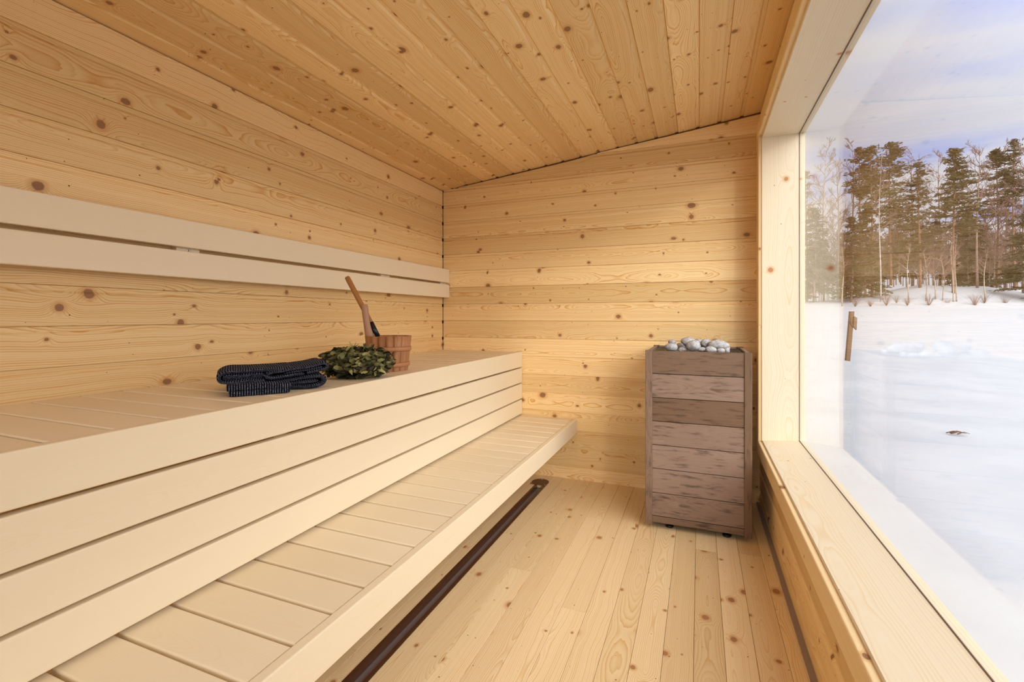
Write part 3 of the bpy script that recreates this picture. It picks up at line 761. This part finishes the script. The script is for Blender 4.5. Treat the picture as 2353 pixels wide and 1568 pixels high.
def ribbon(path, th_, n0f, n1f, NN=16, bow=0.0, side_u=None):
    """sweep a thick folded layer (path in a,z) from n0 to n1; closed cross-section"""
    # smooth path
    P_ = []
    m_ = len(path)
    for i in range(m_-1):
        p0 = Vector(path[max(i-1, 0)]); p1 = Vector(path[i]); p2 = Vector(path[i+1]); p3 = Vector(path[min(i+2, m_-1)])
        for q in range(6):
            t = q/6
            P_.append(.5*((2*p1)+(p2-p0)*t+(2*p0-5*p1+4*p2-p3)*t*t+(3*p1-p0-3*p2+p3)*t**3))
    P_.append(Vector(path[-1]))
    n_ = len(P_); L = [0]
    for i in range(1, n_): L.append(L[-1]+(P_[i]-P_[i-1]).length)
    ring_a, ring_b = [], []
    for i in range(n_):
        d_ = (P_[min(i+1, n_-1)]-P_[max(i-1, 0)]).normalized(); nn = Vector((-d_.y, d_.x))
        e = min(1, math.sqrt(max(0.02, 1-(1-min(1, min(L[i], L[-1]-L[i])/(th_*.5)))**2)))
        ring_a.append(P_[i]+nn*th_*.5*e); ring_b.append(P_[i]-nn*th_*.5*e)
    loop = ring_a+ring_b[::-1]; Lu = L+L[::-1]; K = len(loop)
    b = len(TW.v)
    for j in range(NN+1):
        q = j/NN
        for i, p in enumerate(loop):
            n0 = n0f(p.x); n1 = n1f(p.x)
            # rounded sides: first and last rings shrink toward the path
            ee = 1.0
            pc = p
            if j == 0 or j == NN:
                idx = i if i < n_ else K-1-i
                pc = P_[idx]+(p-P_[idx])*.45
            qq = q
            nz_ = n0+(n1-n0)*qq
            wz = .0025*noise.noise(Vector((p.x*22, nz_*22, p.y*30)))
            w3 = T0+ta*(pc.x+wz)+tn*(nz_+bow*math.sin(PI*qq))+Vector((0, 0, max(.0005, pc.y+wz)))
            TW.v.append(w3)
    for j in range(NN):
        for i in range(K):
            i2 = (i+1) % K
            if j == 0: uv = [(0.0031+.0062*(1 if q_ > 1 else 0)*.5, 0) for q_ in range(4)]
            ua, ub = Lu[i], Lu[i2]
            uv = [(ua, j*.01), (ub, j*.01), (ub, j*.01+.01), (ua, j*.01+.01)]
            TW.face([b+j*K+i, b+(j+1)*K+i, b+(j+1)*K+i2, b+j*K+i2][::1], [uv[0], uv[3], uv[2], uv[1]], True)
    # side caps: strips between the two faces; stripes run along the fold
    for j, fl in ((0, 1), (NN, 0)):
        for i in range(n_-1):
            a0, a1, c1_, c0_ = b+j*K+i, b+j*K+i+1, b+j*K+K-2-i, b+j*K+K-1-i
            h_ = .0062*th_/.0062/2
            f_ = [a0, a1, c1_, c0_]; uv = [(0, 0), (0, .01), (th_, .01), (th_, 0)]
            if not fl: f_ = f_[::-1]; uv = uv[::-1]
            TW.face(f_, uv, True)
# lowest folded block, front left: two layers rolled over the front edge, stripes across
for (za, zb2, aa, ab) in ((.0, .0185, .002, .181), (.0175, .0365, -.004, .184)):
    NA, b = 40, len(TW.v); pr = rrect(.17, zb2-za, .0088, 4); K = len(pr)
    for i in range(NA+1):
        q = i/NA; a_ = aa+(ab-aa)*q; e = 1-.35*max(0, 1-min(i, NA-i)/1.5)
        for y_, z_ in pr:
            zc = (zb2-za)/2
            wz = .0016*noise.noise(Vector((a_*40, y_*30, za*90)))
            TW.v.append(T0+ta*a_+tn*(y_+wz*1.5)+Vector((0, 0, max(.0004, za+zc+(z_-zc)*e+wz+.002*math.sin(a_*24)*(za > .01)))))
    for i in range(NA):
        u0, u1 = aa+(ab-aa)*i/NA, aa+(ab-aa)*(i+1)/NA
        for j in range(K):
            j2 = (j+1) % K; TW.face([b+i*K+j, b+i*K+j2, b+(i+1)*K+j2, b+(i+1)*K+j], [(u0, 0), (u0, 0), (u1, 0), (u1, 0)], True)
    TW.face([b+j for j in range(K)][::-1], [(0, 0)]*K, True); TW.face([b+NA*K+j for j in range(K)], [(0, 0)]*K, True)
# main folded stack
lo_n = lambda a: .075-.03*max(0, a-.18)/.12
ribbon([(.13, .030), (.20, .037), (.26, .0455), (.288, .044), (.299, .031), (.288, .016), (.25, .0095), (.18, .009), (.07, .010)], .015, lo_n, lambda a: .25)
ribbon([(.14, .020), (.22, .024), (.278, .030)], .013, lambda a: lo_n(a)+.004, lambda a: .25)
ribbon([(.235, .058), (.17, .051), (.135, .046), (.116, .050), (.112, .058), (.125, .066), (.17, .073), (.24, .081), (.290, .090), (.306, .088), (.310, .078), (.298, .069), (.24, .060)], .012, lambda a: .050, lambda a: .26)
ribbon([(.292, .077), (.24, .070), (.17, .062)], .008, lambda a: .053, lambda a: .25)
ribbon([(.11, .058), (.05, .0585), (.0, .058), (-.016, .057)], .026, lambda a: .055+max(0, a)*.10, lambda a: .25)
ribbon([(.20, .077), (.12, .075), (.05, .076), (.0, .075), (-.024, .064), (-.024, .049), (-.006, .042), (.05, .042), (.11, .043)], .012, lambda a: .045+max(0, a)*.10, lambda a: .27)
# front left block gets the vertical stripes of its rolled front edge
o = TW.build('towel', TOWEL)
tag(o, 'dark navy pinstriped towel folded up on the upper bench', 'towel')

# ------------------------------------------------------------------ snow field
def vt(u):
    ks = [(1700, 690), (1850, 693), (1950, 690), (2015, 672), (2065, 640), (2110, 652), (2190, 668), (2300, 655), (2353, 668), (2600, 660)]
    for (a, x), (b, y) in zip(ks, ks[1:]):
        if u <= b:
            t = max(0, min(1, (u-a)/(b-a))); t = t*t*(3-2*t); return x+(y-x)*t
    return ks[-1][1]
def ground_z(x, y):
    D = -x*sT+y*cT; r = x*cT+y*sT; dist = math.hypot(x, y)
    z = -.40+.0433*max(0, min(D, 60))
    if D > 1:
        u = 1176.5+F*r/D
        if D > 58:
            t = min(1, (D-58)/12); t = t*t*(3-2*t)
            zt = H+(V0-vt(u))/F*70
            base = -.40+.0433*60
            z = base+(zt-base)*t + .15*noise.noise(Vector((x*.15, y*.15, 2)))*t
    p = Vector((x, y, 0))
    amp = min(1, max(0, (dist-1.2)/2.5))
    if D < 58: z += amp*(.06*noise.noise(p*.45)+.045*noise.noise(p*1.1+Vector((5, 2, 0)))+.020*noise.noise(Vector((x*1.2, y*5.5, 3))))
    # ploughed heap left of the marker post and small humps
    for hx, hy, hr, hh in HUMPS:
        d2 = ((x-hx)**2+(y-hy)**2)/hr**2
        if d2 < 9: z += hh*math.exp(-d2)
    return z
HUMPS = []
for u, v, r_, h_ in ((1868, 712, 2.2, .28), (1890, 740, 1.5, .16), (1885, 800, .7, .09), (1935, 815, .6, .08), (1870, 830, .6, .10), (1975, 955, .35, .05), (2180, 985, .3, .06), (1900, 960, .3, .04), (2230, 1040, .35, .03)):
    D = 1676.0/max(20, v-681.6); p = atD(u, v, D); HUMPS.append((p.x, p.y, r_, h_))
s_ = MB(); rs_ = [0.9]
while rs_[-1] < 150: rs_.append(rs_[-1]*(1.022 if rs_[-1] > 2 else 1.06))
angs = []
a = -PI
va = PI/2-TH                                      # view azimuth
while a < PI:
    angs.append(a); rel = abs((a-va+PI) % (2*PI)-PI)
    inwin = -1.0 < (a-va) < -.45
    a += math.radians(.30) if inwin else math.radians(4)
nr, na = len(rs_), len(angs)
for r_ in rs_:
    for a in angs:
        x, y = r_*math.cos(a), r_*math.sin(a)
        z = ground_z(x, y)
        if XL-.3 < x < .62 and YN-.3 < y < YB+.3: z = -.42
        s_.v.append(Vector((x, y, z)))
for i in range(nr-1):
    for j in range(na):
        j2 = (j+1) % na; s_.face([i*na+j, (i+1)*na+j, (i+1)*na+j2, i*na+j2], None, True)
b = len(s_.v); s_.v.append(Vector((0, 0, -.42)))
for j in range(na): s_.face([b, j, (j+1) % na], None, True)
snm = bpy.data.materials.new('snow'); snm.use_nodes = True; k = NT(snm.node_tree)
gp = k.n('ShaderNodeNewGeometry').outputs['Position']
nz = k.noise(gp, 1.3, 4); nz2 = k.noise(k.vm('MULTIPLY', gp, (5, 14, 5)), 1.0, 3)
c = k.mix(k.sstep(nz, .3, .7), (.41, .418, .438), (.45, .456, .472))
fp = k.noise(k.vm('MULTIPLY', gp, (1.0, 1.0, 1)), 3.0, 3)
c = k.mix(k.m('MULTIPLY', k.sstep(fp, .70, .80), .45), c, (.30, .28, .27))
pbsdf(k, c, .7, .15, bump=k.m('ADD', k.m('MULTIPLY', nz2, 3.0), k.m('MULTIPLY', nz, 8.0)), bstr=.35).inputs['Roughness'].default_value = .75
tag(s_.build('snow_field', snm), 'snow covered field rising to the forest edge', kind='structure')

# ------------------------------------------------------------------ marker post
pb = atD(1947, 836, 10.9); pb.z = ground_z(pb.x, pb.y)
ptop = atD(1957, 716, 10.9)
MP = thing('marker_post', 'leaning brown wooden post with a small board, standing in the snow', 'post', pb)
rt = Vector((cT, sT, 0)); fw = Vector((-sT, cT, 0))
s_ = MB(); dv = (ptop-pb); 
s_.prism([(-.045, -.03), (.045, -.03), (.045, .03), (-.045, .03)], pb-dv.normalized()*.15, dv, rt, fw, 0, dv.length+.15); s_.build('post', POSTW, MP)
def pxp(u, v, D=10.86): return atD(u, v, D)
s_ = MB(); q = [pxp(1961.5, 727), pxp(1968.5, 731), pxp(1967, 758.5), pxp(1960, 751)]
b = len(s_.v)
for dd in (-.02, .02):
    for p in q: s_.v.append(p+fw*dd)
s_.face([0, 1, 2, 3], [(0, 1.0), (.1, 1.0), (.1, 1.2), (0, 1.2)]); s_.face([7, 6, 5, 4], [(0, 1.0), (.1, 1.0), (.1, 1.2), (0, 1.2)])
for i in range(4): s_.face([i, 4+i, 4+(i+1) % 4, (i+1) % 4])
s_.build('board', POSTW, MP)
s_ = MB(); pts = [pxp(1960, 727.5), pxp(1956.5, 731), pxp(1955, 738), pxp(1956, 745), pxp(1960, 752)]
s_.tube(pts, [.012]*5, 6); s_.build('bracket', POSTW, MP)
s_ = MB()
tp = atD(2196, 1003, 5.21); tp.z = ground_z(tp.x, tp.y)+.01
for i in range(5):
    a = R.uniform(-.5, .6); q0 = tp+rt*R.uniform(-.12, .02)+fw*R.uniform(-.05, .05)
    s_.tube([q0, q0+rt*.08*math.cos(a)+Vector((0, 0, .02)), q0+rt*.16*math.cos(a)+fw*.05*math.sin(a)], [.006, .005, .002], 5)
tag(s_.build('fallen_twig', TWIG), 'small dark broken twig lying in the snow outside the window', 'twig')

# ------------------------------------------------------------------ forest
BARKP = plain('pine_bark', (.23, .115, .07), .85, var=.25, vscale=2)
BARKB = plain('birch_bark', (.40, .35, .31), .8, var=.35, vscale=3)
BARKG = plain('grey_brown_bark', (.24, .16, .125), .85, var=.25, vscale=3)
BARKS = plain('sapling_bark', (.33, .26, .20), .8, var=.3, vscale=3)
TWIGR = plain('reddish_twigs', (.22, .125, .10), .85)
NEED = plain('pine_needles', (.080, .060, .025), .8, .2, var=.25, vscale=.6)
NEEDD = plain('spruce_needles', (.048, .041, .017), .8, .2, var=.3, vscale=.6)
def tuft(mb, c_, r_, n, dirv, elong=1.0):
    for _ in range(n):
        o_ = Vector((R.gauss(0, 1), R.gauss(0, 1), R.gauss(0, .45)))*r_*.5
        d_ = (dirv+Vector((R.gauss(0, .6), R.gauss(0, .6), R.gauss(0, .28)))).normalized()
        s1 = d_*r_*.62*elong; s2_ = d_.cross(Vector((R.gauss(0, 1), R.gauss(0, 1), R.gauss(0, 1)))).normalized()*r_*.15
        b = len(mb.v); p = c_+o_
        mb.v += [p-s1, p+s2_, p+s1, p-s2_]; mb.face([b, b+1, b+2, b+3])
def pine(name, H_, crown0, rad, shape, trunk_r, bark, need, dens=1.0, lean=0.0, droop=-.1):
    """returns meshes (trunk, branches, needles) about the origin"""
    t = MB(); ph_ = R.uniform(0, 6)
    tp_ = [Vector((lean*H_*(q**1.5)+.12*math.sin(q*5+ph_), .12*math.cos(q*4+ph_), q*H_)) for q in [i/9 for i in range(10)]]
    def tpos(q):
        i = min(8, int(q*9)); f_ = q*9-i; return tp_[i].lerp(tp_[i+1], f_)
    tp_[0].z = -.3
    t.tube(tp_, [trunk_r*(1-.85*i/9) for i in range(10)], 7)
    br = MB(); nd = MB(); nb_ = int(46*dens)
    for i in range(nb_):
        q = crown0+(1-crown0)*((i+R.random())/nb_); rel = (q-crown0)/(1-crown0)
        if shape == 'cone': L = rad*(1-rel)**.75*R.uniform(.75, 1.1)+.25
        elif shape == 'pine': L = rad*(math.sin(PI*min(1, .12+rel*.9))**.7)*R.uniform(.55, 1.15)+.2
        else: L = rad*(1-rel*.85)*R.uniform(.5, 1.1)
        az = R.uniform(0, 2*PI); up = .35 if shape == 'pine' and rel > .7 else droop
        d_ = Vector((math.cos(az), math.sin(az), up+R.uniform(-.15, .15))).normalized()
        p0 = tpos(q); p1 = p0+d_*L*.5; p2 = p0+d_*L+Vector((0, 0, .10*L))
        br.tube([p0, p1, p2], [.05, .035, .012], 3, cap=False)
        nt = max(2, int(L/.42))
        for j in range(nt+1):
            f_ = .28+.75*j/nt; c_ = p0.lerp(p2, f_)
            wdt = L*.30*(1.1-f_*.5)
            for _ in range(2):
                sd_ = Vector((-d_.y, d_.x, 0))*R.uniform(-1, 1)*wdt
                tuft(nd, c_+sd_, .48*R.uniform(.7, 1.2), 6, d_*.7+sd_.normalized()*.5)
    if crown0 > .35:                              # dead stubs below the crown
        for i in range(7):
            q = R.uniform(crown0*.5, crown0); az = R.uniform(0, 6.28); p0 = tpos(q)
            br.tube([p0, p0+Vector((math.cos(az), math.sin(az), -.1))*R.uniform(.5, 1.3)], [.03, .008], 3, cap=False)
    return [('trunk', t, bark), ('branches', br, bark), ('needles', nd, need)]
def bare(H_, rad, trunk_r, bark, fork=.35, nb1=20, droop=.0, fine=7):
    t = MB(); ph_ = R.uniform(0, 6)
    tp_ = [Vector((.18*math.sin(q*4+ph_)*q*2, .15*math.cos(q*3+ph_)*q*2, q*H_)) for q in [i/9 for i in range(10)]]
    tp_[0].z = -.3
    def tpos(q):
        i = min(8, int(q*9)); f_ = q*9-i; return tp_[i].lerp(tp_[i+1], f_)
    t.tube(tp_, [trunk_r*(1-.9*i/9) for i in range(10)], 7)
    br = MB()
    def rec(p, d_, L, r_, lev):
        n_ = 3; pts = [p]; dd = d_.copy()
        for i in range(n_):
            dd = (dd+Vector((R.gauss(0, .16), R.gauss(0, .16), R.gauss(0, .1)+(.08-droop*lev*.12)))).normalized()
            pts.append(pts[-1]+dd*L/n_)
        br.tube(pts, [max(.011, r_*(1-.25*i)) for i in range(n_+1)], 3, cap=False)
        if lev < 2:
            for i in range(6 if lev == 0 else fine):
                f_ = R.uniform(.25, 1); ii = min(n_-1, int(f_*n_)); pp = pts[ii].lerp(pts[ii+1], f_*n_-ii)
                nd_ = (dd+Vector((R.gauss(0, .6), R.gauss(0, .6), R.gauss(0, .35)))).normalized()
                rec(pp, nd_, L*R.uniform(.35, .6), r_*.55, lev+1)
    for i in range(nb1):
        q = fork+(1-fork)*(i+.5)/nb1; rel = (q-fork)/(1-fork); az = R.uniform(0, 6.28)
        L = rad*(1.25-rel*.8)*R.uniform(.8, 1.2)
        rec(tpos(q), Vector((math.cos(az)*.8, math.sin(az)*.8, .75)).normalized(), L, .058, 0)
    return [('trunk', t, bark), ('branches', br, TWIGR)]
def place(parts, name, u, D, label, cat='tree', group=None):
    g_ = ray(u, V0)*D; z = ground_z(g_.x, g_.y)
    t = thing(name, label, cat, (g_.x, g_.y, z), group)
    t['base'] = (0, 0, 0)
    for nm, mb, mt in parts:
        o = mb.build(nm, mt, t)
        if nm != 'trunk': o['kind'] = 'stuff'
    del t['base']
    return t
def height(u, vtop, D):
    g_ = ray(u, V0)*D; return H+(V0-vtop)/F*D-ground_z(g_.x, g_.y)
def px(w_, D): return w_*D/F
# tall conifers: (u, top v, crown base v, half width px, D, shape, label, kind)
for u, vt_, vb, hw, D, shp, dens, lab in (
    (1853, 392, 640, 34, 72, 'cone', 1.0, 'broad green conifer partly hidden by the far window jamb'),
    (1976, 342, 460, 22, 68, 'pine', .9, 'slim tall pine, leftmost of the tight pair with tufted crowns'),
    (2003, 337, 490, 24, 66, 'pine', .9, 'slim tall pine, right one of the tight pair with tufted crowns'),
    (2045, 328, 520, 46, 70, 'pine', 1.7, 'tallest broad pine with dense brown green crown left of centre'),
    (2112, 372, 600, 40, 67, 'cone', 1.3, 'ragged pine with long side branches in the middle of the forest edge'),
    (2192, 342, 530, 50, 65, 'cone', 1.9, 'large dense conical pine standing alone right of the forest middle'),
    (2292, 345, 500, 40, 71, 'pine', 1.4, 'brownish pine with leaning crown near right side of window view'),
    (2330, 322, 520, 28, 69, 'pine', 1.0, 'narrow pine rising highest near the right photo edge')):
    Hh = height(u, vt_, D); zb_ = H+(V0-vb)/F*D; g_ = ray(u, V0)*D
    c0 = (zb_-ground_z(g_.x, g_.y))/Hh
    place(pine('p', Hh, c0, px(hw, D), shp, .19, BARKP, NEED, dens), 'pine_tree', u, D, lab)
for u, vt_, hw, D, dens, lab in (
    (1872, 478, 44, 66, 1.5, 'dark low spruce beside the window frame behind the snow heap'),
    (1958, 500, 30, 64, 1.3, 'dark young spruce behind the marker post'),
    (1990, 482, 42, 66, 1.7, 'olive green bushy spruce just right of the marker post'),
    (2066, 535, 46, 74, 1.3, 'low dark spruce behind the crest of the snow mound'),
    (2225, 490, 62, 73, 1.8, 'wide dark spruce filling the gap behind the conical pine'),
    (2262, 520, 44, 76, 1.2, 'dim spruce deep in the wood right of the wide dark spruce'),
    (2362, 480, 58, 63, 1.9, 'dark green spruce at right photo edge with branches down to snow')):
    Hh = height(u, vt_, D)
    place(pine('s', Hh, .07, px(hw, D), 'cone', .14, BARKG, NEEDD, dens, droop=-.25), 'spruce_tree', u, D, lab)
for u, vt_, hw, D, bark, nb1, dr, fk, lab in (
    (1893, 345, 40, 67, BARKG, 24, 0, .3, 'pale leafless birch with fine rounded crown at left of window view'),
    (1925, 352, 30, 69, BARKG, 16, 0, .35, 'leafless tree with thin crown between the pale birch and slim pines'),
    (1957, 332, 28, 70, BARKG, 18, 0, .4, 'tall leafless tree with upright purple brown twigs left of the slim pines'),
    (2024, 350, 20, 63, BARKB, 12, 0, .45, 'slender white barked birch in front of the tallest broad pine'),
    (2098, 350, 38, 73, BARKG, 16, 2.2, .5, 'leafless birch with drooping twig tips behind the ragged pine'),
    (2160, 352, 30, 76, BARKG, 12, 0, .5, 'faint leafless tree behind left shoulder of the conical pine'),
    (2246, 345, 42, 68, BARKG, 22, 0, .4, 'large leafless tree with spreading crown right of the conical pine'),
    (2312, 340, 34, 75, BARKG, 18, 0, .4, 'leafless tree tangled behind the two right hand pines'),
    (2352, 335, 36, 66, BARKG, 22, 0, .35, 'leafless tree with dark trunk at right photo edge')):
    Hh = height(u, vt_, D)
    place(bare(Hh, px(hw, D)*1.25, .17 if bark is BARKG else .10, bark, fk, nb1, dr), 'birch_tree' if bark is BARKB else 'bare_tree', u, D, lab)
# light thin saplings on the bank
for u, vt_, D, lab in ((1935, 560, 61.5, 'dark forked sapling at the shore below the spruces'),
                       (2088, 560, 62, 'straight pale sapling standing out on the snow mound'),
                       (2128, 575, 62, 'pale sapling, next to the right of the one on the mound'),
                       (2149, 585, 62.5, 'thin grey sapling left of the paired stems'),
                       (2166, 590, 62, 'thin brown sapling just left of the paired stems'),
                       (2190, 545, 61.5, 'left one of two close pale stems below the conical pine'),
                       (2198, 540, 61.5, 'right one of two close pale stems below the conical pine'),
                       (2264, 570, 62, 'thin reddish sapling in front of the wide dark spruce')):
    Hh = height(u, vt_, D)
    place(bare(Hh, px(14, D)*1.2, .085, BARKS, .45, 8, 0, 4), 'sapling', u, D, lab)
# thicket behind: shared shapes, individual objects
protos = [bare(9.0+1.5*i, 1.9, .075, BARKG, .16, 26, 0, 6) for i in range(3)]
meshes = []
for pr_ in protos:
    ms = []
    for nm, mb, mt in pr_:
        o = mb.build(nm, mt); ms.append((nm, o.data)); bpy.data.objects.remove(o)
    meshes.append(ms)
for i in range(85):
    u = 1862+ (2362-1862)*(i+R.random())/85; D = R.uniform(68, 82)
    g_ = ray(u, V0)*D
    t = thing('thicket_sapling', 'thin leafless sapling in the brown thicket between the tall trees', 'tree', (g_.x, g_.y, ground_z(g_.x, g_.y)), 'saplings in the thicket')
    del t['base']
    t.rotation_euler = (0, 0, R.uniform(0, 6.28)); s0 = R.uniform(.75, 1.15); t.scale = (s0, s0, s0)
    for nm, me in meshes[i % 3]:
        o = bpy.data.objects.new(nm, me); COL.objects.link(o); o.parent = t
        if nm != 'trunk': o['kind'] = 'stuff'
# dry bushes on the bank
def bushmesh(h_):
    s_ = MB()
    for i in range(60):
        a = R.uniform(0, 6.28); sp_ = R.uniform(.1, .8)*h_
        s_.tube([Vector((0, 0, 0)), Vector((math.cos(a)*sp_*.5, math.sin(a)*sp_*.5, h_*.6)), Vector((math.cos(a)*sp_, math.sin(a)*sp_, h_*R.uniform(.8, 1.1)))], [.007, .006, .003], 3, cap=False)
    return s_
bm_ = bushmesh(1.6).build('x', TWIGR); bme = bm_.data; bpy.data.objects.remove(bm_)
for u, D, s0, lab in ((2037, 60.5, 1.4, 'dry shrub on the bank left of the snow mound'), (2060, 61, .9, 'dry low shrub at foot of the snow mound'),
                      (2085, 60.2, 1.0, 'dry shrub beside the straight pale sapling'), (2134, 60.3, 1.3, 'dry shrub below the pale sapling right of the mound'),
                      (2177, 60.8, .8, 'dry low shrub left of the paired stems'), (2240, 60.2, 1.4, 'dry shrub under the spreading leafless tree'),
                      (2262, 61.5, 1.1, 'dry shrub right of the one under the spreading leafless tree'), (2310, 61, 1.0, 'dry shrub left of the dark edge spruce'),
                      (2000, 60.4, .9, 'dry shrub under the olive spruce'), (1965, 60.8, 1.0, 'dry shrub at the shore near the marker post top')):
    g_ = ray(u, V0)*D; o = bpy.data.objects.new('shrub', bme); COL.objects.link(o)
    o.location = (g_.x, g_.y, ground_z(g_.x, g_.y)-.03); o.rotation_euler = (0, 0, R.uniform(0, 6)); o.scale = (s0*.9, s0*.9, s0*.75)
    tag(o, lab, 'shrub')
for o in bpy.data.objects:
    if 'base' in o: del o['base']
